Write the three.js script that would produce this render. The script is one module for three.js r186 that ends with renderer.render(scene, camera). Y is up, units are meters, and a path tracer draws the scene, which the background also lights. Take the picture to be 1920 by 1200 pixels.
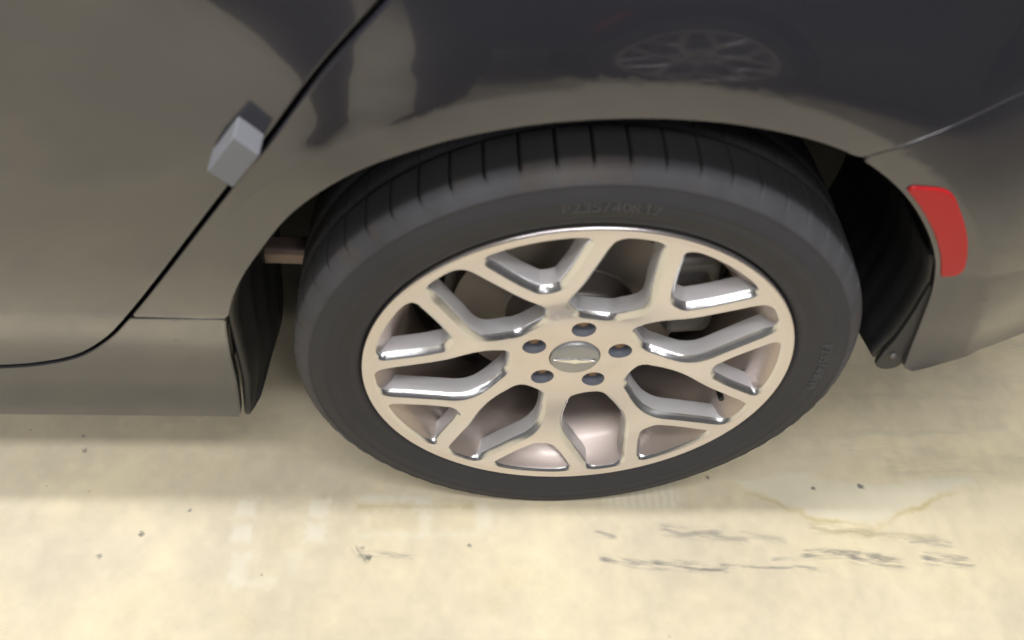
import * as THREE from 'three';
import { mergeGeometries } from 'three/addons/utils/BufferGeometryUtils.js';
import { RoundedBoxGeometry } from 'three/addons/geometries/RoundedBoxGeometry.js';
import { FontLoader } from 'three/addons/loaders/FontLoader.js';
import { TextGeometry } from 'three/addons/geometries/TextGeometry.js';
import { MarchingCubes } from 'three/addons/objects/MarchingCubes.js';
import { RectAreaLightUniformsLib } from 'three/addons/lights/RectAreaLightUniformsLib.js';

// ------------------------------------------------------------------ camera, light, exposure
const scene = new THREE.Scene();
const camera = new THREE.PerspectiveCamera(42.083, 1.6, 0.05, 60);
camera.position.set(-0.16896, 1.14843, 0.56067);
camera.rotation.set(-0.90025, -0.14379, 0.13501, 'YXZ');
camera.focus = 1.35; camera.userData.fStop = 4.2;                       // the snapshot is a little out of focus
scene.background = new THREE.Color().setRGB(0.10, 0.105, 0.115);      // dim surroundings of the garage
const renderer = new THREE.WebGLRenderer({ antialias: true });
renderer.setSize(1024, 640);
renderer.toneMapping = THREE.LinearToneMapping;
renderer.toneMappingExposure = 0.95;
renderer.shadowMap.enabled = true;
RectAreaLightUniformsLib.init();
const LAMPS = [   // x, z, height, length, width, strength
  [-0.2, 0.050, 2.7, 2.4, 0.05, 98],
  [-0.2, 0.86, 2.7, 2.4, 0.26, 14.5],
  [-0.3, 2.15, 2.7, 2.4, 0.50, 21],
  [-0.8, 4.2, 2.7, 2.4, 0.50, 18],
];

// ------------------------------------------------------------------ helpers
let seed = 20177;
const rnd = () => { seed = (seed * 1664525 + 1013904223) >>> 0; return seed / 4294967296; };
const D2R = Math.PI / 180;
const sm = (a, b, t) => { t = Math.min(1, Math.max(0, (t - a) / (b - a))); return t * t * (3 - 2 * t); };
const lerp = (a, b, t) => a + (b - a) * t;
const used = {};
function numbered(n) { const k = used[n] = (used[n] ?? -1) + 1; return k ? n + '_' + String(k).padStart(3, '0') : n; }
function thing(name, label, category, pos = [0, 0, 0]) {
  const g = new THREE.Group(); g.name = numbered(name); g.position.set(...pos); g.userData = { label, category }; scene.add(g); return g;
}
function part(name, geo, mat, parent) {
  const m = new THREE.Mesh(geo, mat); m.name = name; m.castShadow = m.receiveShadow = true; parent.add(m); return m;
}
function merge(list) {
  return mergeGeometries(list.map((g) => { const h = g.index ? g.toNonIndexed() : g.clone(); for (const k of Object.keys(h.attributes)) if (!['position', 'normal', 'uv'].includes(k)) h.deleteAttribute(k); if (!h.attributes.uv) h.setAttribute('uv', new THREE.Float32BufferAttribute(new Array(h.attributes.position.count * 2).fill(0), 2)); return h; }));
}
function geoFrom(pos, nor, idx, uv) {
  const g = new THREE.BufferGeometry();
  g.setAttribute('position', new THREE.Float32BufferAttribute(pos, 3));
  if (nor) g.setAttribute('normal', new THREE.Float32BufferAttribute(nor, 3));
  if (uv) g.setAttribute('uv', new THREE.Float32BufferAttribute(uv, 2));
  g.setIndex(idx);
  if (!nor) g.computeVertexNormals();
  return g;
}
// value noise
const NT = new Float32Array(65536); for (let i = 0; i < 65536; i++) NT[i] = rnd();
const nz = (ix, iy) => NT[((iy & 255) << 8) | (ix & 255)];
function noise(x, y) {
  const ix = Math.floor(x), iy = Math.floor(y); let fx = x - ix, fy = y - iy; fx = fx * fx * (3 - 2 * fx); fy = fy * fy * (3 - 2 * fy);
  return lerp(lerp(nz(ix, iy), nz(ix + 1, iy), fx), lerp(nz(ix, iy + 1), nz(ix + 1, iy + 1), fx), fy);
}
const fbm = (x, y, o = 4) => { let s = 0, a = .5, t = 0; for (let i = 0; i < o; i++) { s += a * noise(x, y); t += a; a *= .5; x = x * 2.03 + 17.3; y = y * 2.03 + 9.1; } return s / t; };

// resample a closed polyline at about h; sharp corners are kept
function resample(P, h) {
  const out = [];
  for (let i = 0; i < P.length; i++) {
    const a = P[i], b = P[(i + 1) % P.length], n = Math.max(1, Math.round(Math.hypot(b[0] - a[0], b[1] - a[1]) / h));
    for (let k = 0; k < n; k++) out.push([lerp(a[0], b[0], k / n), lerp(a[1], b[1], k / n)]);
  }
  return out;
}
const smooth = (pts, n, closed = false) => new THREE.CatmullRomCurve3(pts.map(([x, y]) => new THREE.Vector3(x, y, 0)), closed, 'centripetal').getPoints(n).map((v) => [v.x, v.y]);
function ccw(P) { let a = 0; for (let i = 0; i < P.length; i++) { const p = P[i], q = P[(i + 1) % P.length]; a += p[0] * q[1] - q[0] * p[1]; } return a < 0 ? P.slice().reverse() : P; }
// flat region (outline, holes) cut into small triangles that share their edges
function fill(outline, holes, h) {
  const V = [...outline, ...holes.flat()].map((p) => [p[0], p[1]]);
  let T = THREE.ShapeUtils.triangulateShape(outline.map((p) => new THREE.Vector2(...p)), holes.map((H) => H.map((p) => new THREE.Vector2(...p)))).map((t) => [...t]);
  for (let pass = 0; pass < 12; pass++) {
    const mid = new Map(); let any = false;
    const m = (a, b) => {
      const k = a < b ? a * 1e6 + b : b * 1e6 + a; if (mid.has(k)) return mid.get(k);
      const d = Math.hypot(V[a][0] - V[b][0], V[a][1] - V[b][1]);
      let r = -1; if (d > h) { r = V.length; V.push([(V[a][0] + V[b][0]) / 2, (V[a][1] + V[b][1]) / 2]); any = true; }
      mid.set(k, r); return r;
    };
    const N = [];
    for (const [a, b, c] of T) {
      const ab = m(a, b), bc = m(b, c), ca = m(c, a), s = (ab >= 0) + (bc >= 0) + (ca >= 0);
      if (s === 0) N.push([a, b, c]);
      else if (s === 3) N.push([a, ab, ca], [ab, b, bc], [ca, bc, c], [ab, bc, ca]);
      else if (s === 1) { if (ab >= 0) N.push([a, ab, c], [ab, b, c]); else if (bc >= 0) N.push([a, b, bc], [a, bc, c]); else N.push([a, b, ca], [ca, b, c]); }
      else if (ab < 0) N.push([c, ca, bc], [ca, a, bc], [a, b, bc]);
      else if (bc < 0) N.push([a, ab, ca], [ab, b, ca], [b, c, ca]);
      else N.push([b, bc, ab], [bc, c, ab], [c, a, ab]);
    }
    T = N; if (!any) break;
  }
  return [V, T];
}

// ------------------------------------------------------------------ body side: depth z of the sheet metal at (x, y)
const HY = 0.325;                                   // wheel centre height
const PY = [.15, .20, .26, .33, .42, .55, .70, .82, .95, 1.1], PZ = [-.019, -.022, -.030, -.0305, -.010, .008, .016, .018, .016, .01];
const PM = PY.map((_, i) => { const d = (k) => (PZ[k + 1] - PZ[k]) / (PY[k + 1] - PY[k]); return i === 0 ? d(0) : i === PY.length - 1 ? d(i - 1) : (d(i - 1) + d(i)) / 2; });
function prof(y) {
  if (y <= PY[0]) return PZ[0]; if (y >= PY[PY.length - 1]) return PZ[PY.length - 1];
  let i = 0; while (PY[i + 1] < y) i++;
  const h = PY[i + 1] - PY[i], t = (y - PY[i]) / h;
  return (1 + 2 * t) * (1 - t) ** 2 * PZ[i] + t * (1 - t) ** 2 * h * PM[i] + t * t * (3 - 2 * t) * PZ[i + 1] + t * t * (t - 1) * h * PM[i + 1];
}
function bodyZ(x, y) {
  const r = Math.hypot(x, y - HY), th = Math.atan2(x, y - HY) / D2R;
  let z = prof(y);
  if (y < .55) z += (.008 + .012 * (.55 - y) - z) * sm(.27, .38, x);
  const w = sm(-62, -28, th) * (1 - sm(62, 100, th));
  z += w * .014 * (1 - sm(.455, .60, r));
  const w2 = sm(-40, -14, th) * (1 - sm(70, 105, th));
  z -= sm(-66, -44, th) * (1 - sm(62, 92, th)) * .085 * Math.max(0, .448 - r);
  z -= w2 * (.088 + .12 * sm(18, 52, th)) * (Math.sqrt(Math.max(0, r - .446) ** 2 + 6.25e-6) - .0025);
  z -= .35 * Math.max(0, x - .36) ** 2;
  z += 2.6 * Math.max(0, .455 - y) ** 2 * sm(.33, .42, x);
  return z;
}
function bodyN(x, y) {
  const h = 8e-4, n = new THREE.Vector3(-(bodyZ(x + h, y) - bodyZ(x - h, y)) / 2 / h, -(bodyZ(x, y + h) - bodyZ(x, y - h)) / 2 / h, 1);
  return n.normalize();
}
// a pressed panel: skin following bodyZ, edges rolled inwards all round
function panel(outline, { h = .012, er = .0025, depth = .014, lift = 0 } = {}) {
  const O = ccw(resample(outline, .006)), [V, T] = fill(O, [], h);
  const pos = [], nor = [], idx = [], uv = [];
  for (const [x, y] of V) { const n = bodyN(x, y); pos.push(x, y, bodyZ(x, y) + lift); nor.push(n.x, n.y, n.z); uv.push(x, y); }
  for (const t of T) idx.push(...t);
  const N = O.length, out = O.map((_, i) => { const a = O[(i + N - 1) % N], b = O[(i + 1) % N], dx = b[0] - a[0], dy = b[1] - a[1], l = Math.hypot(dx, dy) || 1; return [dy / l, -dx / l]; });
  const prof = [0, 22, 45, 68, 90].map((a) => [er * Math.sin(a * D2R), er * (1 - Math.cos(a * D2R)), a]); prof.push([er, depth, 90]);
  const base = pos.length / 3;
  prof.forEach(([o, d, a]) => O.forEach(([x, y], i) => {
    const n = bodyN(x, y), X = x + out[i][0] * o, Y = y + out[i][1] * o;
    pos.push(X, Y, bodyZ(x, y) + lift - d);
    const ca = Math.cos(a * D2R), sa = Math.sin(a * D2R), v = new THREE.Vector3(n.x * ca + out[i][0] * sa, n.y * ca + out[i][1] * sa, n.z * ca).normalize();
    nor.push(v.x, v.y, v.z); uv.push(X, Y);
  }));
  for (let k = 0; k < prof.length - 1; k++) for (let i = 0; i < N; i++) {
    const a = base + k * N + i, b = base + k * N + (i + 1) % N, c = a + N, d = b + N; idx.push(a, c, b, b, c, d);
  }
  return geoFrom(pos, nor, idx, uv);
}
function lathe(pts, seg = 160, caps) { const g = new THREE.LatheGeometry(pts.map(([r, z]) => new THREE.Vector2(r, z)), seg); g.rotateX(Math.PI / 2); return g; }   // [radius, z]; axis along z
function rbox(w, h, d, r, x = 0, y = 0, z = 0, rot) { const g = new RoundedBoxGeometry(w, h, d, 3, r); if (rot) g.rotateX(rot[0]).rotateY(rot[1]).rotateZ(rot[2]); return g.translate(x, y, z); }

// ------------------------------------------------------------------ textures and materials
function tex(w, h, f, srgb = true) {
  const d = new Uint8Array(w * h * 4);
  for (let j = 0; j < h; j++) for (let i = 0; i < w; i++) { const c = f(i, j), k = (j * w + i) * 4; d[k] = c[0]; d[k + 1] = c[1]; d[k + 2] = c[2]; d[k + 3] = 255; }
  const t = new THREE.DataTexture(d, w, h); t.magFilter = THREE.LinearFilter; t.minFilter = THREE.LinearFilter; t.wrapS = t.wrapT = THREE.RepeatWrapping;
  if (srgb) t.colorSpace = THREE.SRGBColorSpace; t.needsUpdate = true; return t;
}
const lin = (r, g, b) => new THREE.Color().setRGB(r, g, b);
const paint = new THREE.MeshPhysicalMaterial({ color: lin(.046, .046, .056), metalness: .5, roughness: .20, clearcoat: 1, clearcoatRoughness: .045 });
{ // metallic flake: fine sparkle in roughness
  const t = tex(256, 256, () => { const v = 120 + rnd() * 110; return [v, v, v]; }, false); t.repeat.set(9, 9); paint.roughnessMap = t; paint.roughness = .27;
}
const blackPlastic = new THREE.MeshPhysicalMaterial({ color: lin(.020, .021, .024), roughness: .5 });
const linerMat = new THREE.MeshStandardMaterial({ color: lin(.010, .0095, .009), roughness: .9 });
const darkVoid = new THREE.MeshStandardMaterial({ color: lin(.006, .006, .006), roughness: 1 });
const dusty = (base, amount) => { const t = tex(512, 512, (i, j) => {      // brake dust on the wheel, in wheel coordinates
  const x = (i / 512 - .5) * .54, y = (j / 512 - .5) * .54, r = Math.hypot(x, y), d = amount * (.35 + .65 * fbm(x * 26 + 7, y * 26 + 31, 4)) * (.45 + .55 * (1 - sm(.05, .12, r)) + .5 * sm(.20, .26, r));
  return base.map((v, k) => v * (1 - d * [.16, .24, .33][k]));
}); return t; };
const alloy = new THREE.MeshPhysicalMaterial({ map: dusty([222, 219, 224], .34), metalness: .9, roughness: .27, clearcoat: .4, clearcoatRoughness: .12 });
const bevel = new THREE.MeshPhysicalMaterial({ color: lin(.72, .72, .73), metalness: .9, roughness: .24, clearcoat: .6, clearcoatRoughness: .05 });
const pocket = new THREE.MeshPhysicalMaterial({ color: lin(.62, .615, .63), metalness: .30, roughness: .36, clearcoat: .9, clearcoatRoughness: .08 });
const barrelMat = new THREE.MeshPhysicalMaterial({ color: lin(.54, .46, .42), metalness: .7, roughness: .42, clearcoat: .4, clearcoatRoughness: .12 });
const capMat = new THREE.MeshPhysicalMaterial({ color: lin(.33, .335, .34), metalness: .3, roughness: .38, clearcoat: .6, clearcoatRoughness: .1 });
const chrome = new THREE.MeshStandardMaterial({ color: lin(.8, .8, .8), metalness: 1, roughness: .16 });
const castIron = new THREE.MeshStandardMaterial({ color: lin(.16, .155, .15), metalness: .5, roughness: .5 });
const rotorMat = new THREE.MeshStandardMaterial({ color: lin(.20, .18, .165), metalness: .6, roughness: .45 });
const rustMat = new THREE.MeshStandardMaterial({ color: lin(.34, .22, .13), metalness: .2, roughness: .6 });
const amberMat = new THREE.MeshStandardMaterial({ color: lin(.55, .27, .04), roughness: .5 });
const pinkMetal = new THREE.MeshStandardMaterial({ color: lin(.28, .21, .18), metalness: .4, roughness: .45 });
const redLens = new THREE.MeshPhysicalMaterial({ color: lin(.44, .010, .014), roughness: .42, clearcoat: .15, clearcoatRoughness: .2, specularIntensity: .5 });
const foam = new THREE.MeshStandardMaterial({ color: lin(.20, .207, .225), roughness: .95 });
{ const t = tex(256, 256, (i, j) => { const v = 120 + 70 * fbm(i / 3, j / 3, 3); return [v, v, v]; }, false); foam.bumpMap = t; foam.bumpScale = .0008; }
// tyre: rubber, dusty and greyer toward the shoulder
const rubber = new THREE.MeshStandardMaterial({ vertexColors: true, roughness: .82 });

// floor: old cream yellow coating on concrete; detail patch in front of the car, plain coat further off
const FX0 = -1.3, FX1 = 1.3, FZ0 = -.75, FZ1 = .55, FW = 2048, FH = 1024;
const coat = (x, z) => {
  const a = fbm(x * 3.1 + 40, z * 3.1 + 11, 4), b = fbm(x * 13 + 3, z * 11 + 71, 4), c = fbm(x * 60, z * 60, 3), d = fbm(x * 1.3 + 9, z * 5 + 4, 3);
  const k = 1 + (a - .5) * .13 + (b - .5) * .11 + (c - .5) * .07, y = (b - .5) * .10 + (d - .5) * .12;
  return [225 * k + 4, (213 - 10 * y) * k + 4, (181 - 85 * y) * k + 5];
};
const patchTex = (() => {
  const A = new Float32Array(FW * FH * 3);
  for (let j = 0; j < FH; j++) for (let i = 0; i < FW; i++) { const c = coat(FX0 + (FX1 - FX0) * i / FW, FZ0 + (FZ1 - FZ0) * j / FH); A.set(c, (j * FW + i) * 3); }
  const S = FW / (FX1 - FX0), blend = (x, z, rx, rz, f) => {
    const i0 = Math.max(0, Math.floor((x - rx - FX0) * S)), i1 = Math.min(FW - 1, Math.ceil((x + rx - FX0) * S)), SZ = FH / (FZ1 - FZ0);
    const j0 = Math.max(0, Math.floor((z - rz - FZ0) * SZ)), j1 = Math.min(FH - 1, Math.ceil((z + rz - FZ0) * SZ));
    for (let j = j0; j <= j1; j++) for (let i = i0; i <= i1; i++) {
      const X = FX0 + i / S, Y = FZ0 + j / SZ, [al, c] = f(X, Y); if (al <= 0) continue; const k = (j * FW + i) * 3;
      for (let q = 0; q < 3; q++) A[k + q] = lerp(A[k + q], c[q], Math.min(1, al));
    }
  };
  const pale = [238, 231, 208], grey = [118, 114, 110], olive = [196, 180, 124];
  // pale squares where tape was pulled off, in two columns
  const sq = (x0, x1, z0, z1, al, col = pale, soft = .006) => blend((x0 + x1) / 2, (z0 + z1) / 2, (x1 - x0) / 2 + .02, (z1 - z0) / 2 + .02, (x, z) => {
    const e = (noise(x * 130, z * 130) - .5) * .008, d = Math.min(x - x0, x1 - x, z - z0, z1 - z) + e;
    return [al * sm(-soft, soft, d) * (.7 + .6 * fbm(x * 70 + 5, z * 70, 3)), col];
  });
  for (const z of [.003, .041]) { sq(-.455, -.428, z, z + .028, .8); sq(-.352, -.322, z, z + .028, .75); }
  sq(-.449, -.424, .087, .128, .7); sq(-.437, -.385, .122, .134, .55); sq(-.37, -.352, .085, .12, .35); sq(-.455, -.32, -.06, .0, .12);
  sq(-.41, -.365, .04, .08, .18, [208, 196, 158]);
  sq(-.282, -.18, -.004, .008, .8); sq(-.20, -.17, .0, .02, .8); sq(-.19, -.175, .01, .06, .5); sq(-.28, -.10, .055, .062, .45); sq(-.105, -.085, .008, .05, .6); sq(-.26, -.19, .022, .05, .22, [206, 190, 150]); sq(-.165, -.11, .02, .05, .16, [206, 190, 150]); sq(-.28, -.11, .012, .016, .4, [196, 178, 122]);
  // pale tyre print with ribs just beside the contact patch
  blend(.146, .0, .075, .03, (x, z) => { const d = Math.min(x - .085, .207 - x, z + .022, .018 - z); return [.75 * sm(-.004, .008, d) * (.62 + .30 * Math.sin(x * 520 + 2 * noise(x * 60, z * 90))), pale]; });
  // pale worn patch with an olive outline at right
  const P = [[.259, -.035], [.347, -.002], [.407, .032], [.505, .046], [.574, .022], [.63, -.008], [.70, -.02], [.70, -.05], [.534, -.03], [.40, -.05]];
  const inside = (x, z) => { let c = false, dm = 9; for (let i = 0, j = P.length - 1; i < P.length; j = i++) { const [xi, zi] = P[i], [xj, zj] = P[j]; if ((zi > z) !== (zj > z) && x < (xj - xi) * (z - zi) / (zj - zi) + xi) c = !c; const t = Math.max(0, Math.min(1, ((x - xi) * (xj - xi) + (z - zi) * (zj - zi)) / ((xj - xi) ** 2 + (zj - zi) ** 2))); dm = Math.min(dm, Math.hypot(x - xi - t * (xj - xi), z - zi - t * (zj - zi))); } return c ? dm : -dm; };
  blend(.48, 0, .3, .1, (x, z) => { const d = inside(x, z) + (fbm(x * 40, z * 60, 3) - .5) * .016; return [.55 * sm(0, .012, d), [232, 226, 204]]; });
  blend(.48, 0, .3, .1, (x, z) => { const d = inside(x, z) + (fbm(x * 40, z * 60, 3) - .5) * .016; return [.5 * (1 - Math.min(1, Math.abs(d) / .006)) * sm(-.03, .01, z) * fbm(x * 25, z * 25, 3) * 1.7, olive]; });
  // scuffs along the car
  const scuff = (x0, z0, x1, z1, w, al, col = grey) => { const L = Math.hypot(x1 - x0, z1 - z0), ux = (x1 - x0) / L, uz = (z1 - z0) / L; blend((x0 + x1) / 2, (z0 + z1) / 2, Math.abs(x1 - x0) / 2 + w * 3, Math.abs(z1 - z0) / 2 + w * 3, (x, z) => { const s = (x - x0) * ux + (z - z0) * uz, t = -(x - x0) * uz + (z - z0) * ux + (fbm(s * 22 + x0 * 50, 3, 2) - .5) * w * 1.0; return [al * sm(-w, w, s) * sm(-w, w, L - s) * (1 - sm(0, w * 1.7, Math.abs(t))) * .82 * sm(.26, .74, fbm(s * 34 + 7, t * 240 + z0 * 99, 4)), col]; }); };
  scuff(.074, .094, .15, .106, .0055, .85); scuff(.15, .104, .26, .110, .007, .95); scuff(.25, .107, .42, .113, .003, .7); scuff(.38, .088, .50, .092, .007, .8); scuff(.45, .094, .53, .106, .009, .9); scuff(.565, .098, .64, .103, .009, .85);
  scuff(.07, .055, .10, .06, .005, .7); scuff(.17, .05, .26, .058, .009, .6); scuff(.24, .058, .30, .07, .006, .45); scuff(.29, .06, .36, .068, .006, .3); scuff(.40, .05, .50, .058, .008, .5, [150, 138, 96]); scuff(.46, .056, .60, .068, .007, .4, [150, 140, 110]); scuff(.55, .07, .62, .075, .006, .5);
  scuff(.33, .098, .47, .088, .004, .4); scuff(-.275, .088, -.19, .092, .005, .5); scuff(-.28, .075, -.265, .10, .006, .55);
  for (let q = 0; q < 26; q++) { const z = -.33 + rnd() * .30, x = .30 + rnd() * .7; scuff(x, z, x + .08 + rnd() * .3, z - .004 + rnd() * .01, .004 + rnd() * .008, .12 + rnd() * .16, [168, 166, 150]); }
  // spots of dirt
  const spot = (x, z, r, al, c = [70, 70, 72]) => blend(x, z, r * 1.6, r * 1.6, (X, Y) => { const d = Math.hypot(X - x, (Y - z) * 1.1) + (noise(X * 400, Y * 400) - .5) * r * .7; return [al * .75 * (1 - sm(r * .1, r, d)), c]; });
  for (const [x, z, r, al] of [[-.579, .057, .0060, .8], [-.628, .089, .005, .6], [-.52, .021, .004, .5], [-.691, -.075, .006, .6], [-.26, .093, .007, .8], [-.116, .075, .005, .6], [.257, -.036, .005, .7], [.425, -.018, .005, .8], [.503, -.022, .007, .95], [-.7, -.1, .004, .5], [-.27, .078, .005, .4]]) spot(x, z, r, al);
  for (let q = 0; q < 22; q++) spot(FX0 + rnd() * 2.6, -.5 + rnd() * 1.0, .0012 + rnd() * .0022, .25 + rnd() * .3, [130, 120, 100]);
  for (let q = 0; q < 16; q++) spot(-.8 + rnd() * 1.6, .08 + rnd() * .16, .02 + rnd() * .03, .10 + rnd() * .12, rnd() < .5 ? [236, 228, 200] : [205, 186, 134]);
  return tex(FW, FH, (i, j) => { const k = (j * FW + i) * 3, c = (v) => Math.max(0, Math.min(255, v)); return [c(A[k]), c(A[k + 1]), c(A[k + 2])]; });
})();
patchTex.wrapS = patchTex.wrapT = THREE.ClampToEdgeWrapping;
const wideTex = tex(512, 512, (i, j) => { const w = (u) => Math.min(u, 512 - u) / 512 * 3; return coat(w(i), w(j)); });
wideTex.repeat.set(3, 3);
const roughTex = tex(512, 512, (i, j) => { const v = 165 + 80 * (fbm(i / 40, j / 40, 4) - .3); return [v, v, v]; }, false);
const floorMat = (map) => new THREE.MeshPhysicalMaterial({ map, roughness: .62, roughnessMap: roughTex, specularIntensity: .7 });

// ------------------------------------------------------------------ the floor
{
  const pos = [], nor = [], uv = [], idx = []; const g = new THREE.BufferGeometry();
  const quad = (x0, x1, z0, z1, patch) => { const b = pos.length / 3; for (const [x, z] of [[x0, z0], [x0, z1], [x1, z1], [x1, z0]]) { pos.push(x, 0, z); nor.push(0, 1, 0); uv.push(...(patch ? [(x - FX0) / (FX1 - FX0), (z - FZ0) / (FZ1 - FZ0)] : [x / 6, z / 6])); } idx.push(b, b + 1, b + 2, b, b + 2, b + 3); };
  quad(FX0, FX1, FZ0, FZ1, true); g.addGroup(0, 6, 0);
  const R = 7; quad(-R, R, -R, FZ0); quad(-R, R, FZ1, R); quad(-R, FX0, FZ0, FZ1); quad(FX1, R, FZ0, FZ1); g.addGroup(6, 24, 1);
  g.setAttribute('position', new THREE.Float32BufferAttribute(pos, 3)); g.setAttribute('normal', new THREE.Float32BufferAttribute(nor, 3)); g.setAttribute('uv', new THREE.Float32BufferAttribute(uv, 2)); g.setIndex(idx);
  const f = new THREE.Mesh(g, [floorMat(patchTex), floorMat(wideTex)]); f.name = 'floor'; f.receiveShadow = true;
  f.userData = { kind: 'structure', label: 'cream yellow coated concrete floor with scuffs and pale tape marks' }; scene.add(f);
}

// ------------------------------------------------------------------ the car
const car = thing('parked_car', 'dark grey metallic car with silver seven spoke alloy wheel, standing on the cream floor', 'car');

// arch opening as radius over angle (0 = up, positive toward the tail)
const archPts = [[-.4219, .180], [-.4168, .2545], [-.4139, .3205], [-.3996, .4067], [-.3857, .4546], [-.3679, .4964], [-.3436, .5398], [-.3026, .6039], [-.2436, .6627], [-.1809, .6975], [-.1172, .7195], [-.0542, .7316], [.0093, .7365], [.076, .7335], [.1439, .7205], [.1889, .7030], [.2443, .6659], [.2912, .6190], [.3251, .5727], [.3462, .5290], [.362, .4737], [.3723, .43], [.3816, .3804]];
const arch = smooth(archPts, 150);
const archBetween = (f) => arch.filter(f);
const gapPts = smooth([[-.02, 1.02], [-.1662, .8720], [-.2135, .8175], [-.2606, .7635], [-.3044, .7011], [-.3449, .6424], [-.4146, .5391], [-.4987, .4147], [-.5494, .3435], [-.5914, .3073], [-.6397, .2895], [-.6916, .2815], [-.80, .2770], [-1.0, .275], [-1.5, .275]], 120);
const G = .0045;     // the panels keep this distance from the middle of a gap (edge radius included)
const shift = (L, d) => L.map((p, i) => { const a = L[Math.max(0, i - 1)], b = L[Math.min(L.length - 1, i + 1)], dx = b[0] - a[0], dy = b[1] - a[1], l = Math.hypot(dx, dy); return [p[0] + dy / l * d, p[1] - dx / l * d]; });
const seamPts = [[-.4982, .4145], [-.3967, .4167]];
const bseam = smooth([[.1883, .7045], [.2219, .7235], [.2642, .7445], [.303, .763], [.42, .80], [.62, .85], [.82, .89]], 40);
// rear door
part('rear_door', panel([...shift(gapPts, G), [-1.5, 1.02]]), paint, car);
// quarter panel: right of the door gap, above the arch, down to the seam over the sill
{
  const g = shift(gapPts, -G).filter((p) => p[1] > .4118);           // from the top down to the seam
  const a = archBetween((p) => p[1] > .4118 && p[0] < .186);           // from the seam over the arch to the bumper seam
  part('quarter_panel', panel([...g, [-.4955, .4108], [-.4018, .4108], ...a, ...shift(bseam, -.0016).filter((p) => p[0] > .186), [.82, 1.02]]), paint, car);
}
// sill: under door and quarter panel, ends at the mud guard
{
  const g = shift(gapPts, -G).filter((p) => p[1] < .4055);
  const a = archBetween((p) => p[0] < -.3 && p[1] < .4055 && p[1] > .192).reverse();
  part('side_sill', panel([...g, [-1.5, .1900], [-.4248, .1900], ...a.reverse().map((p) => [p[0] - .003, p[1]]), [-.4036, .4055]].filter((p, i, A) => !i || Math.hypot(p[0] - A[i - 1][0], p[1] - A[i - 1][1]) > .0008)), paint, car);
}
// rear bumper side
{
  const a = archBetween((p) => p[0] > .1895 && p[1] > .387).reverse();
  part('rear_bumper', panel([...shift(bseam, .0016).filter((p) => p[0] > .1895), [.82, .43], [.66, .428], [.5196, .4237], [.4577, .4173], [.4142, .3985], [.3880, .3850], ...a]), paint, car);
  // red side reflector let into the bumper beside the arch
  const R = [[.2478, .6725], [.2800, .6695], [.3054, .6441], [.3324, .6079], [.3510, .5740], [.3560, .5590], [.3540, .5525], [.3435, .5490]];
  const inner = archBetween((p) => p[1] > .549 && p[1] < .672 && p[0] > .2).map((p) => { const r = Math.hypot(p[0], p[1] - HY), k = (r + .0045) / r; return [p[0] * k, HY + (p[1] - HY) * k]; }).reverse();
  part('side_reflector', panel([...smooth(R, 50), ...inner], { h: .006, er: .0022, depth: .004, lift: .0026 }), redLens, car);
}
// inner body behind the panels: keeps light out, carries roof and floor pan
{
  const B = (x0, x1, y0, y1, z0, z1) => rbox(x1 - x0, y1 - y0, z1 - z0, .004, (x0 + x1) / 2, (y0 + y1) / 2, (z0 + z1) / 2);
  part('body_shell', merge([B(-2.4, -.455, .21, .99, -1.75, -.062), B(.46, .79, .36, .99, -1.75, -.26), B(-.455, .46, .77, .99, -1.75, -.062), B(-2.3, .55, .99, 1.42, -1.55, -.26), B(-2.4, .79, 1.023, 1.05, -.5, .004)]), darkVoid, car);
  // wheel well liner
  const a0 = -98, a1 = 78, n = 90, zs = [-.020, -.030, -.05, -.09, -.15, -.22, -.30], pos = [], idx = [];
  for (let i = 0; i <= n; i++) for (const [k, z] of zs.entries()) {
    const th = lerp(a0, a1, i / n) * D2R, r = .428 + .004 * sm(.3, 1, Math.sin(th * 34)) * (k > 1) ;
    pos.push(r * Math.sin(th), HY + r * Math.cos(th), z - .035 * sm(.8, 1.15, Math.abs(th)) * (k < 2 ? 1 : 0) - .008 * (k === 2 ? 1 : 0));
  }
  for (let i = 0; i < n; i++) for (let k = 0; k < zs.length - 1; k++) { const a = i * zs.length + k, b = a + zs.length; idx.push(a, a + 1, b, b, a + 1, b + 1); }
  const back = new THREE.CircleGeometry(.44, 60); back.translate(0, HY, -.30);
  const L = geoFrom(pos, null, idx, new Array(pos.length / 3 * 2).fill(0));
  part('wheel_well_liner', merge([L, back]), linerMat, car);
}
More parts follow.
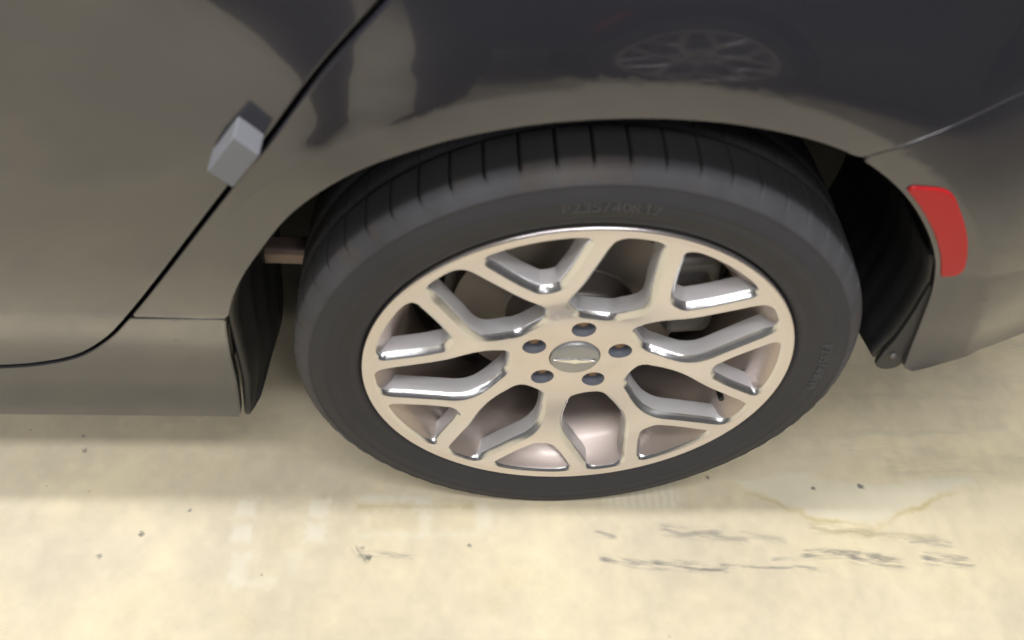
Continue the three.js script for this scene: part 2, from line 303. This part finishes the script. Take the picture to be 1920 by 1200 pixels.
// mud guards: ribbed black plastic plates fore and aft of the tyre
function guard(rows, ribs, thick = .005) {   // rows: [outer [x,y,z], inner [x,y,z]] from top to bottom
  const n = 26, m = 24, pos = [], idx = [], cA = new THREE.CatmullRomCurve3(rows.map((r) => new THREE.Vector3(...r[0]))), cB = new THREE.CatmullRomCurve3(rows.map((r) => new THREE.Vector3(...r[1])));
  for (let side = 0; side < 2; side++) for (let i = 0; i <= n; i++) { const a = cA.getPoint(i / n), b = cB.getPoint(i / n); for (let j = 0; j <= m; j++) { const p = a.clone().lerp(b, j / m); const rib = .003 * Math.max(0, Math.sin(j / m * Math.PI * 2 * ribs)) * sm(0, .1, i / n) * sm(1, .85, i / n); pos.push(p.x + ribs_dir * (side ? -thick : rib), p.y, p.z); } }
  const W = m + 1, S = (n + 1) * W;
  for (let i = 0; i < n; i++) for (let j = 0; j < m; j++) { const a = i * W + j; idx.push(a, a + W, a + 1, a + 1, a + W, a + W + 1, S + a, S + a + 1, S + a + W, S + a + 1, S + a + W + 1, S + a + W); }
  for (let i = 0; i < n; i++) for (const j of [0, m]) { const a = i * W + j; idx.push(a, a + S, a + W, a + W, a + S, a + W + S); }
  for (let j = 0; j < m; j++) for (const i of [0, n]) { const a = i * W + j; idx.push(a, a + 1, a + S, a + 1, a + 1 + S, a + S); }
  const g = geoFrom(pos, null, idx); g.setAttribute('uv', new THREE.Float32BufferAttribute(new Array(pos.length / 3 * 2).fill(0), 2)); return g.toNonIndexed();
}
let ribs_dir = 1;
function flat(g) { g.computeVertexNormals(); return g; }
part('front_mud_guard', guard([[[-.368, .49, -.016], [-.366, .49, -.24]], [[-.3950, .41, -.024], [-.372, .41, -.22]], [[-.4060, .33, -.042], [-.376, .32, -.19]], [[-.4100, .25, -.044], [-.380, .235, -.158]], [[-.4150, .20, -.040], [-.394, .197, -.115]], [[-.4165, .178, -.036], [-.405, .175, -.072]], [[-.4165, .169, -.038], [-.411, .168, -.052]]], 4), blackPlastic, car);
ribs_dir = -1;
const rearGuard = guard([[[.325, .565, .008], [.325, .565, -.24]], [[.343, .527, .006], [.338, .52, -.24]], [[.352, .474, .004], [.346, .465, -.24]], [[.353, .43, .003], [.345, .42, -.24]], [[.350, .40, .002], [.342, .385, -.22]], [[.349, .386, .001], [.342, .365, -.20]], [[.350, .378, .000], [.342, .350, -.18]]], 7);
{
  const f = new THREE.Shape(smooth([[.3440, .529], [.3595, .4737], [.3698, .43], [.3775, .3920], [.3765, .3800], [.3690, .3735], [.3580, .3735], [.3490, .3800], [.3470, .400], [.3495, .43], [.3480, .48]], 70, true).map((p) => new THREE.Vector2(...p)));
  const e = new THREE.ExtrudeGeometry(f, { depth: .004, bevelEnabled: true, bevelSize: .001, bevelThickness: .0012, bevelSegments: 2 }); e.translate(.003, -.003, .006);
  part('rear_mud_guard', merge([rearGuard, e]), blackPlastic, car);
}

// ------------------------------------------------------------------ the wheel (local: centre 0,0,0; z outward)
const dish = (r) => -.030 + .0292 * sm(.058, .166, r);
const dishN = (x, y) => { const r = Math.hypot(x, y), k = (dish(r + .0008) - dish(r - .0008)) / .0016, n = new THREE.Vector3(-k * x / (r || 1), -k * y / (r || 1), 1); return n.normalize(); };
const pol = (r, a) => [r * Math.sin(a), r * Math.cos(a)];
const wheelAt = [0, HY, 0];
// barrel and lip
const barrelProf = [[.2462, -.0008], [.2475, -.0006], [.2500, .0004], [.2535, .0012], [.2560, .0008], [.2572, -.0012], [.2572, -.006], [.252, -.012], [.240, -.016], [.2405, -.010]];
const inProf = [[.2462, -.0008], [.2454, -.0020], [.2440, -.0045], [.2400, -.0090], [.2320, -.0175], [.2215, -.033], [.2120, -.054], [.2060, -.080], [.2045, -.105], [.2050, -.135], [.222, -.155], [.226, -.19], [.238, -.20]];
const wuv = (g) => { const P = g.attributes.position, U = new Float32Array(P.count * 2); for (let i = 0; i < P.count; i++) { U[i * 2] = P.getX(i) / .54 + .5; U[i * 2 + 1] = P.getY(i) / .54 + .5; } g.setAttribute('uv', new THREE.BufferAttribute(U, 2)); return g; };
const wheel = part('wheel', mergeGeometries([wuv(merge([lathe(barrelProf.slice().reverse(), 220)])), merge([lathe(inProf, 220)])], true), [alloy, barrelMat], car);
wheel.position.set(...wheelAt); wheel.userData.label = 'silver alloy rear wheel with seven forked spokes';
// windows
const bigHalf = [[.0790, .0070], [.0825, .0170], [.090, .0255], [.100, .0315], [.112, .0385], [.128, .0450], [.143, .0465], [.158, .0440], [.175, .0395], [.190, .0365], [.210, .0325], [.228, .0290], [.2380, .0240], [.2425, .0150], [.2434, .006]];
const smallHalf = [[.1632, .0050], [.1662, .0115], [.1745, .0185], [.187, .0280], [.205, .0395], [.220, .0485], [.231, .0545], [.2375, .0550], [.2418, .0490], [.2432, .0360], [.2434, .016]];
function windowLoop(half, n) {
  const C = [...half.map(([r, w]) => pol(r, (w + .0024) / r)), pol(.2434, 0), ...half.slice().reverse().map(([r, w]) => pol(r, -(w + .0024) / r)), pol(half[0][0] - .0009, 0)];
  const P = smooth(C, n, true); P.pop(); return P;
}
// the skirt that runs from the machined face down into a window
const skirtProf = [[0, 0, 0], [.0004, .00015, 22], [.0009, .0006, 36], [.0026, .0021, 41], [.0044, .0039, 44], [.0060, .0058, 55], [.0068, .0078, 67], [.0074, .0108, 75], [.0081, .0152, 79], [.0087, .0200, 82], [.0092, .0250, 86], [.0084, .0285, 100]];
function skirt(loop, closed, into, slim = 1, rows = skirtProf) {     // into: +1 when the window lies left of the running direction
  const N = loop.length, pos = [], nor = [], idx = [];
  const dir = loop.map((_, i) => { const a = loop[closed ? (i + N - 1) % N : Math.max(0, i - 1)], b = loop[closed ? (i + 1) % N : Math.min(N - 1, i + 1)], dx = b[0] - a[0], dy = b[1] - a[1], l = Math.hypot(dx, dy) || 1; return [-dy / l * into, dx / l * into]; });
  for (const [o, d, a] of rows) loop.forEach(([x, y], i) => {
    const r = Math.hypot(x, y), k = slim * o * (1 - .85 * sm(.226, .241, r)), f = dishN(x, y), ca = Math.cos(a * D2R), sa = Math.sin(a * D2R);
    pos.push(x + dir[i][0] * k, y + dir[i][1] * k, dish(r) - d);
    const v = new THREE.Vector3(f.x * ca + dir[i][0] * sa, f.y * ca + dir[i][1] * sa, f.z * ca).normalize(); nor.push(v.x, v.y, v.z);
  });
  for (let k = 0; k < rows.length - 1; k++) for (let i = 0; i < (closed ? N : N - 1); i++) { const a = k * N + i, b = k * N + (i + 1) % N; if (into > 0) idx.push(a, b, a + N, b, b + N, a + N); else idx.push(a, a + N, b, b, a + N, b + N); }
  return geoFrom(pos, nor, idx, pos.reduce((A, v, i) => (i % 3 < 2 && A.push(v), A), []));
}
function face(outline, holes, h) {
  const [V, T] = fill(outline, holes, h), pos = [], nor = [], uv = [];
  for (const [x, y] of V) { const n = dishN(x, y); pos.push(x, y, dish(Math.hypot(x, y))); nor.push(n.x, n.y, n.z); uv.push(x, y); }
  return geoFrom(pos, nor, T.flat(), uv);
}
const HR = .0745, SECT = Math.PI / 7;
{
  const big = windowLoop(bigHalf, 130), small = windowLoop(smallHalf, 100);
  const rotP = (P, a) => P.map(([x, y]) => [x * Math.cos(a) + y * Math.sin(a), -x * Math.sin(a) + y * Math.cos(a)]);   // clockwise by a
  // half of the big window right of our spoke (its left half): from the rim inwards
  const halfL = big.filter((p) => p[0] < -1e-6).sort((a, b) => 0);
  const leftHalf = (() => { const i0 = big.findIndex((p, i) => p[0] >= 0 && big[(i + 1) % big.length][0] < 0); const L = []; for (let k = 1; k < big.length; k++) { const p = big[(i0 + k) % big.length]; if (p[0] < -1e-7) L.push(p); else if (L.length) break; } return L; })();
  const rim = leftHalf[0][1] > leftHalf[leftHalf.length - 1][1] ? leftHalf : leftHalf.slice().reverse();       // rim -> hub
  const rTop = .2434, rIn = bigHalf[0][0] - .0009;
  const edge = [[0, rTop], ...rim, [0, rIn]];
  const right = rotP(edge, SECT), left = edge.map(([x, y]) => [-x, y]);
  const leftE = rotP(left, -SECT);
  const arcO = [], arcI = [];
  for (let i = 0; i <= 40; i++) arcO.push(pol(.2462, lerp(-SECT, SECT, i / 40)));
  for (let i = 0; i <= 24; i++) arcI.push(pol(HR, lerp(SECT, -SECT, i / 24)));
  const outline = ccw([...arcO, ...right, ...arcI, ...leftE.slice().reverse()]);
  const two = (f, ...w) => mergeGeometries([wuv(merge([f])), ...w.map((l) => merge(l))], true);
  const top = skirtProf.slice(0, 7), deep = skirtProf.slice(6);
  const walls = (rows) => [skirt(right, false, 1, 1, rows), skirt(leftE, false, -1, 1, rows), skirt(ccw(small), true, 1, 1, rows)];
  const spokeGeo = two(face(outline, [small.slice()], .007), walls(top), walls(deep));
  const spoke0 = part('spoke', spokeGeo, [alloy, bevel, pocket], wheel);
  for (let k = 0; k < 7; k++) { const s = k ? spoke0.clone() : spoke0; if (k) wheel.add(s); s.name = k ? 'spoke_' + String(k).padStart(3, '0') : 'spoke'; s.rotation.z = -(-18 * D2R + k * 2 * SECT); }
  // hub: disc with five bolt holes and the seat of the cap
  const circ = (r, n, cx = 0, cy = 0) => Array.from({ length: n }, (_, i) => [cx + r * Math.cos(i / n * 2 * Math.PI), cy + r * Math.sin(i / n * 2 * Math.PI)]);
  const lugA = [3, 75, 147, 219, 291].map((a) => a * D2R), holes = lugA.map((a) => circ(.0146, 36, ...pol(.056, a)));
  const holeSkirt = holes.map((H) => { return skirt(ccw(H), true, 1, .22); });
  part('hub', two(face(circ(HR, 90), [...holes, circ(.0318, 60)], .007), [...holeSkirt, skirt(ccw(circ(.0318, 60)), true, 1, .1)]), [alloy, new THREE.MeshPhysicalMaterial({ color: lin(.15, .16, .19), metalness: .1, roughness: .75 })], wheel);
  for (const [k, a] of lugA.entries()) {
    const hex = new THREE.CylinderGeometry(.0098, .0102, .022, 6).rotateX(Math.PI / 2), dome = new THREE.SphereGeometry(.0088, 16, 8, 0, 7, 0, 1.4).rotateX(Math.PI / 2).scale(1, 1, .7).translate(0, 0, .010);
    const l = part(k ? 'lug_nut_' + String(k).padStart(3, '0') : 'lug_nut', merge([hex, dome]), new THREE.MeshStandardMaterial({ color: lin(.30, .19, .11), metalness: .25, roughness: .6 }), wheel);
    l.position.set(...pol(.056, a), -.053); l.rotation.z = a;
  }
  // centre cap with a raised wing bar
  const cap = part('centre_cap', lathe([[0, -.0235], [.010, -.0237], [.020, -.0243], [.0272, -.0256], [.0298, -.0272], [.0308, -.030], [.0308, -.040]], 64), capMat, wheel);
  const wing = new THREE.Shape(); wing.moveTo(-.026, .0022); wing.quadraticCurveTo(-.012, .0034, -.006, .0030); wing.quadraticCurveTo(0, .0062, .006, .0030); wing.quadraticCurveTo(.012, .0034, .026, .0022); wing.quadraticCurveTo(.014, -.0016, .006, -.0022); wing.quadraticCurveTo(0, -.0050, -.006, -.0022); wing.quadraticCurveTo(-.014, -.0016, -.026, .0022);
  const eg = new THREE.ExtrudeGeometry(wing, { depth: .0009, bevelEnabled: true, bevelSize: .0005, bevelThickness: .0006, bevelSegments: 2, curveSegments: 10 }); eg.translate(0, 0, -.0240);
  part('emblem', eg, chrome, wheel);
  // valve at the lower right of the rim
  const vs = merge([new THREE.CylinderGeometry(.0032, .0040, .028, 14), new THREE.CylinderGeometry(.0038, .0038, .012, 14).translate(0, .016, 0)]); vs.rotateX(Math.PI / 2 - .25).rotateZ(0);
  const v = part('valve_stem', vs, blackPlastic, wheel); v.position.set(...pol(.219, 111 * D2R), -.040);
}
// tyre
{
  const prof = [[.2460, -.016], [.2530, -.0135], [.2580, -.0070], [.2605, -.0025], [.2635, .0004], [.2665, .0010], [.2695, .0004], [.2715, .0012], [.2770, .0040], [.2840, .0062], [.2850, .0071], [.2865, .0072], [.2875, .0066], [.2930, .0076], [.2975, .0078], [.2982, .0088], [.3000, .0088], [.3008, .0076], [.3055, .0070], [.3105, .0058], [.3145, .0042], [.3155, .0050], [.3175, .0044], [.3185, .0030], [.3225, .0010], [.3270, -.0025], [.3310, -.0070], [.3335, -.0115], [.3350, -.0165], [.3358, -.0220], [.3362, -.0290], [.3365, -.0360], [.3368, -.0440], [.3370, -.0530], [.3371, -.0560], [.3296, -.0572], [.3294, -.0640], [.3372, -.0655], [.3374, -.0780], [.3375, -.0900], [.3375, -.0930], [.3300, -.0942], [.3300, -.1020], [.3376, -.1035], [.3377, -.1175], [.3372, -.1400], [.3355, -.175], [.3300, -.208], [.3140, -.235], [.2900, -.240], [.2650, -.228], [.2480, -.215]];
  const NB = 62, fr = [0, .012, .028, .062, .078, .09, .2, .32, .44, .475, .485, .515, .525, .56, .68, .8, .92], pos = [], idx = [], col = [], ang = [];
  for (let b = 0; b < NB; b++) for (const f of fr) ang.push([(b + f) / NB * 2 * Math.PI, f]);
  ang.push([2 * Math.PI, 0]);
  const M = prof.length;
  for (const [a, f] of ang) prof.forEach(([r0, z0], k) => {
    let r = r0, z = z0;
    // lateral sipes across the shoulder blocks, short notches at the sidewall edge
    const zz = -z0, skew = f; const slit = skew > .02 && skew < .085 ? 1 : 0;
    if (z0 < -.006 && z0 > -.0565 && r0 > .3305) { r -= slit * .0080 * sm(.006, .014, zz); z -= slit * .0035 * sm(.004, .010, zz) * (1 - sm(.012, .025, zz)); }
        const slit2 = zz > .0656 && zz < .093 && skew > .02 && skew < .07; if (slit2) r -= .005;
    // raised blocks of the shoulder edge
    if (r0 > .3180 && r0 < .3300 && z0 > -.005) z += ((skew > .2 && skew < .8) ? .0010 : 0);
    let X = r * Math.sin(a), Y = r * Math.cos(a);
    // flattened contact patch and a little bulge over it
    const low = -(HY - .0012); if (Y < low) { Y = low; }
    const bulge = sm(-.20, -.33, Y) * (1 - Math.abs(X) / .4) * sm(.255, .30, r0) * (z0 > -.02 ? 1 : 0); z += bulge * .004;
    pos.push(X, Y, z);
    const du = fbm(X * 22 + 50, Y * 22 + 13, 4), dust = sm(.3150, .3190, r0) * (zz < .012 ? 1 : zz < .05 ? .45 : 0), br = sm(.58, .72, fbm(X * 30, Y * 30 + 77, 3)) * (zz < .03 ? 1 : 0);
    const k2 = zz > .012 ? .031 + .008 * (du - .5) : .045 + .030 * dust * (.5 + du) + .009 * (du - .5);
    const c = [k2 * (1 + .16 * br * dust), k2 * (1 + .05 * br * dust), k2 * (1.10 - .1 * br * dust)]; col.push(...c);
  });
  for (let i = 0; i < ang.length - 1; i++) for (let k = 0; k < M - 1; k++) { const a = i * M + k, b = a + M; idx.push(a, a + 1, b, b, a + 1, b + 1); }
  const g = geoFrom(pos, null, idx); g.setAttribute('color', new THREE.Float32BufferAttribute(col, 3));
  // close the normal seam
  const n = g.attributes.normal, last = (ang.length - 1) * M; for (let k = 0; k < M; k++) { const x = n.getX(k) + n.getX(last + k), y = n.getY(k) + n.getY(last + k), z = n.getZ(k) + n.getZ(last + k), l = Math.hypot(x, y, z); n.setXYZ(k, x / l, y / l, z / l); n.setXYZ(last + k, x / l, y / l, z / l); }
  const tyre = part('tyre', g, rubber, wheel);
  const font = await new FontLoader().loadAsync('fonts/droid/droid_sans_bold.typeface.json'), list = [];
  for (const [txt, mid, size, r] of [['P235/40R19', -2, .0125, .286], ['P235/40R19', 82, .0125, .286]]) {
    const w = size * .74 / r; [...txt].forEach((ch, i) => {
      const t = new TextGeometry(ch, { font, size, depth: .0016, curveSegments: 4, bevelEnabled: false }); t.computeBoundingBox(); t.translate(-(t.boundingBox.max.x + t.boundingBox.min.x) / 2, r, .0068);
      t.rotateZ(-(mid * D2R + (i - (txt.length - 1) / 2) * w)); list.push(t);
    });
  }
  part('raised_lettering', merge(list), new THREE.MeshStandardMaterial({ color: lin(.066, .066, .070), roughness: .75 }), tyre);
}
// behind the wheel: brake disc with hat, caliper, knuckle, links
{
  const disc = part('brake_disc', lathe([[.034, -.062], [.076, -.063], [.0795, -.066], [.0805, -.072], [.081, -.100], [.084, -.104], [.150, -.105], [.152, -.107], [.152, -.125], [.150, -.127], [.06, -.128]], 96), rotorMat, wheel);
  part('disc_hat_face', lathe([[.0, -.0605], [.034, -.0605], [.036, -.063]], 48), castIron, disc);
  part('dust_shield', lathe([[.05, -.140], [.160, -.141], [.163, -.135]], 72), castIron, car).position.set(...wheelAt);
  const cal = part('brake_caliper', merge([rbox(.065, .15, .085, .016, .150, .030, -.125), rbox(.05, .10, .03, .012, .142, .03, -.082), new THREE.CylinderGeometry(.026, .026, .06, 24).rotateX(Math.PI / 2).translate(.150, .03, -.165)]), castIron, car); cal.position.set(...wheelAt); cal.rotation.z = .15;
  const k = merge([rbox(.09, .15, .05, .02, -.03, .02, -.19), rbox(.035, .20, .035, .012, .085, .16, -.20, [0, 0, -.35]), new THREE.CylinderGeometry(.022, .022, .30, 20).translate(-.09, .16, -.24)]);
  part('suspension_knuckle', k, pinkMetal, car).position.set(...wheelAt);
  part('link_bracket', rbox(.035, .05, .03, .008, .082, .150, -.125, [0, 0, .4]), rustMat, car).position.set(...wheelAt);
  part('link_plate', merge([rbox(.075, .050, .02, .01, -.105, .115, -.14, [.3, 0, .2]), rbox(.04, .02, .02, .006, -.09, .05, -.13)]), pinkMetal, car).position.set(...wheelAt);
  part('sensor_clip', rbox(.018, .022, .016, .005, .150, .125, -.10), amberMat, car).position.set(...wheelAt);
  const coil = new THREE.TubeGeometry(new (class extends THREE.Curve { getPoint(t, v = new THREE.Vector3()) { const a = t * Math.PI * 2 * 4; return v.set(-.065 + .030 * Math.cos(a), .02 + t * .12, -.145 + .022 * Math.sin(a)); } })(), 160, .006, 10);
  part('coil_spring', coil, rustMat, car).position.set(...wheelAt);
  part('trailing_link', rbox(.16, .030, .03, .010, -.39, .362, -.16), pinkMetal, car);
}

// screw in the rear mud guard
part('guard_screw', new THREE.SphereGeometry(.004, 14, 8).scale(1, 1, 1).translate(.3620, .398, .0115), new THREE.MeshStandardMaterial({ color: lin(.12, .12, .12), roughness: .4 }), car);

// ------------------------------------------------------------------ foam block stuck on the door edge
{
  const o = new THREE.Vector3(-.3284, .7169, 0), ax = new THREE.Vector3(.0176, -.0176, 0).normalize(), ay = new THREE.Vector3(-.0272, -.0365, 0).normalize();
  const W = .0250, L = .0455, D = .026, g = new RoundedBoxGeometry(W, L, D, 3, .0016);
  const right = ax.clone(), down = ay.clone(), c = o.clone().addScaledVector(right, W / 2).addScaledVector(down, L / 2);
  // a slightly sheared block, as cut by hand: run its sides along the two measured directions
  const p = g.attributes.position; for (let i = 0; i < p.count; i++) { const x = p.getX(i), y = p.getY(i), z = p.getZ(i); const v = right.clone().multiplyScalar(x).addScaledVector(down, -y); p.setXYZ(i, v.x, v.y, z); }
  g.computeVertexNormals();
  const b = new THREE.Mesh(g, foam); b.name = 'foam_block'; b.castShadow = b.receiveShadow = true;
  b.position.set(c.x, c.y, bodyZ(c.x, c.y) + D / 2 + .0005);
  b.userData = { label: 'small light grey foam block stuck on the rear door edge above the wheel arch', category: 'foam block' }; scene.add(b);
}

// ------------------------------------------------------------------ overhead tube lamps (out of the picture; they give its light)
const glow = new THREE.MeshStandardMaterial({ color: lin(.9, .9, .9), emissive: lin(.985, .975, 1), emissiveIntensity: 2 });
const houseMat = new THREE.MeshStandardMaterial({ color: lin(.7, .7, .7), roughness: .6 });
LAMPS.forEach(([x, z, h, len, w, k], i) => {
  const t = thing('tube_lamp', ['long white ceiling tube lamp nearest above the car side', 'wide white ceiling panel lamp above the photographer', 'wide white ceiling panel lamp over the next bay', 'wide white ceiling panel lamp over the far aisle'][i], 'ceiling lamp', [x, h, z]); t.userData.group = 'ceiling tube lamps';
  part('housing', rbox(len + .1, .06, w + .06, .01, 0, .045, 0), houseMat, t);
  part('diffuser', rbox(len, .02, w, .006, 0, .006, 0), glow, t);
  const l = new THREE.RectAreaLight(new THREE.Color().setRGB(.985, .975, 1), k, len, w); l.position.set(x, h - .012, z); l.lookAt(x, 0, z); scene.add(l);
});

// the person taking the picture: stands between the two cars, seen only mirrored in the paint
{
  const blob = (bones, lo, hi, res, k) => {      // capsules [x0,y0,z0,r0, x1,y1,z1,r1] joined by a smooth minimum
    const size = Math.max(hi[0] - lo[0], hi[1] - lo[1], hi[2] - lo[2]) / 2, c = [0, 1, 2].map((i) => (lo[i] + hi[i]) / 2);
    const mc = new MarchingCubes(res, new THREE.MeshStandardMaterial(), false, false, 400000); mc.isolation = 0; const F = mc.field;
    for (let z = 0; z < res; z++) for (let y = 0; y < res; y++) for (let x = 0; x < res; x++) {
      const h = res / 2, X = c[0] + (x - h) / h * size, Y = c[1] + (y - h) / h * size, Z = c[2] + (z - h) / h * size; let d = 1;
      if (X < lo[0] || X > hi[0] || Z < lo[2] || Z > hi[2]) { F[x + y * res + z * res * res] = -1; continue; }
      for (const b of bones) {
        const ux = b[4] - b[0], uy = b[5] - b[1], uz = b[6] - b[2], px = X - b[0], py = Y - b[1], pz = Z - b[2];
        const t = Math.max(0, Math.min(1, (px * ux + py * uy + pz * uz) / (ux * ux + uy * uy + uz * uz + 1e-9)));
        const e = Math.hypot(px - ux * t, py - uy * t, pz - uz * t) - lerp(b[3], b[7], t), q = Math.max(k - Math.abs(d - e), 0) / k; d = Math.min(d, e) - q * q * k / 4;
      }
      F[x + y * res + z * res * res] = -d;
    }
    mc.update();
    const n = mc.count, g = new THREE.BufferGeometry(), P = new Float32Array(n * 3);
    for (let i = 0; i < n; i++) for (let j = 0; j < 3; j++) P[i * 3 + j] = c[j] + mc.positionArray[i * 3 + j] * size;
    g.setAttribute('position', new THREE.BufferAttribute(P, 3)); g.setAttribute('normal', new THREE.BufferAttribute(mc.normalArray.slice(0, n * 3), 3)); return g;
  };
  const zf = .80, L = [-.47, -.445], R = [-.185, -.215];   // feet and knees in x
  const hipL = [-.42, .90, .86], hipR = [-.235, .90, .86];
  const body = [
    [...hipL, .092, L[1] - .03, .50, .82, .062], [L[1] - .03, .50, .82, .062, -.480, .10, zf + .05, .045],
    [...hipR, .092, R[1], .50, .82, .062], [R[1], .50, .82, .062, -.205, .10, zf + .05, .045],
    [-.480, .05, zf + .06, .045, -.475, .035, zf - .13, .034], [-.205, .05, zf + .06, .045, -.205, .035, zf - .13, .034],
    [-.32, .94, .87, .145, -.315, 1.12, .89, .135], [-.315, 1.12, .89, .135, -.31, 1.36, .88, .155], [-.45, 1.42, .88, .07, -.17, 1.42, .88, .07], [-.31, 1.42, .88, .07, -.305, 1.54, .84, .056],
    [-.48, 1.41, .88, .056, -.52, 1.14, .84, .044], [-.52, 1.14, .84, .044, -.27, 1.145, .66, .032],
    [-.14, 1.41, .88, .056, -.05, 1.14, .85, .044], [-.05, 1.14, .85, .044, -.10, 1.13, .66, .032],
    [-.30, 1.60, .80, .070, -.30, 1.66, .82, .092], [-.30, 1.60, .72, .012, -.30, 1.625, .725, .010],
  ];
  const hands = []; for (const s of [-1, 1]) { const X = s < 0 ? -.262 : -.098, m = (a, b, c) => [X + s * -a, b, c]; hands.push([...m(0, 1.140, .665, 0), .026, ...m(.012, 1.128, .612), .024]); for (let f = 0; f < 4; f++) hands.push([...m(.010 + .004 * f, 1.148 - f * .017, .606), .0092, ...m(.034 + .003 * (f % 2), 1.140 - f * .016, .592 - .004 * f), .0080]); hands.push([...m(.004, 1.150, .640), .0105, ...m(.030, 1.160, .610), .0088]); }
  const p = thing('person', 'person in dark jacket and trousers holding up a phone, mirrored in the paint', 'person', [0, 0, 0]);
  const g = blob(body, [-.72, -.02, .55], [.10, 1.80, 1.12], 120, .05), P = g.attributes.position, C = new Float32Array(P.count * 3);
  for (let i = 0; i < P.count; i++) { const y = P.getY(i), z = P.getZ(i), c = y < .085 ? [.02, .018, .016] : y < .93 ? [.022, .024, .034] : y > 1.50 ? (y > 1.66 || z > .85 ? [.03, .022, .015] : [.42, .25, .18]) : [.025, .025, .028]; C.set(c, i * 3); }
  g.setAttribute('color', new THREE.BufferAttribute(C, 3));
  part('body', g, new THREE.MeshStandardMaterial({ vertexColors: true, roughness: .9 }), p);
  part('hands', blob(hands, [-.33, 1.06, .56], [-.03, 1.20, .72], 90, .008), new THREE.MeshStandardMaterial({ color: lin(.42, .25, .18), roughness: .7 }), p);
  const ph = new THREE.Mesh(new RoundedBoxGeometry(.155, .075, .008, 3, .0035), new THREE.MeshStandardMaterial({ color: lin(.02, .02, .022), roughness: .3 }));
  ph.name = numbered('phone'); ph.castShadow = true; ph.rotation.copy(camera.rotation); ph.position.set(-.172, 1.158, .572).add(new THREE.Vector3(0, 0, .006).applyEuler(camera.rotation)); ph.userData = { label: 'dark phone held up in both hands above the floor', category: 'phone' }; scene.add(ph);
}
// ceiling over the bay, and the car parked in the next bay, facing this one (both seen only mirrored in the paint)
{
  const c = new THREE.Mesh(rbox(9, .12, 7, .01, 0, 2.90, 1), new THREE.MeshStandardMaterial({ color: lin(.62, .62, .60), roughness: .9 })); c.name = 'ceiling'; c.castShadow = c.receiveShadow = true; c.userData = { kind: 'structure', label: 'pale garage ceiling above the parking bays' }; scene.add(c);
  const n = car.clone(); n.name = numbered('parked_car'); n.position.set(.46, 0, 1.34); n.rotation.y = Math.PI;
  n.userData = { label: 'second dark grey car in the next bay, mirrored in the paint of the first', category: 'car' }; scene.add(n);
}

renderer.render(scene, camera);
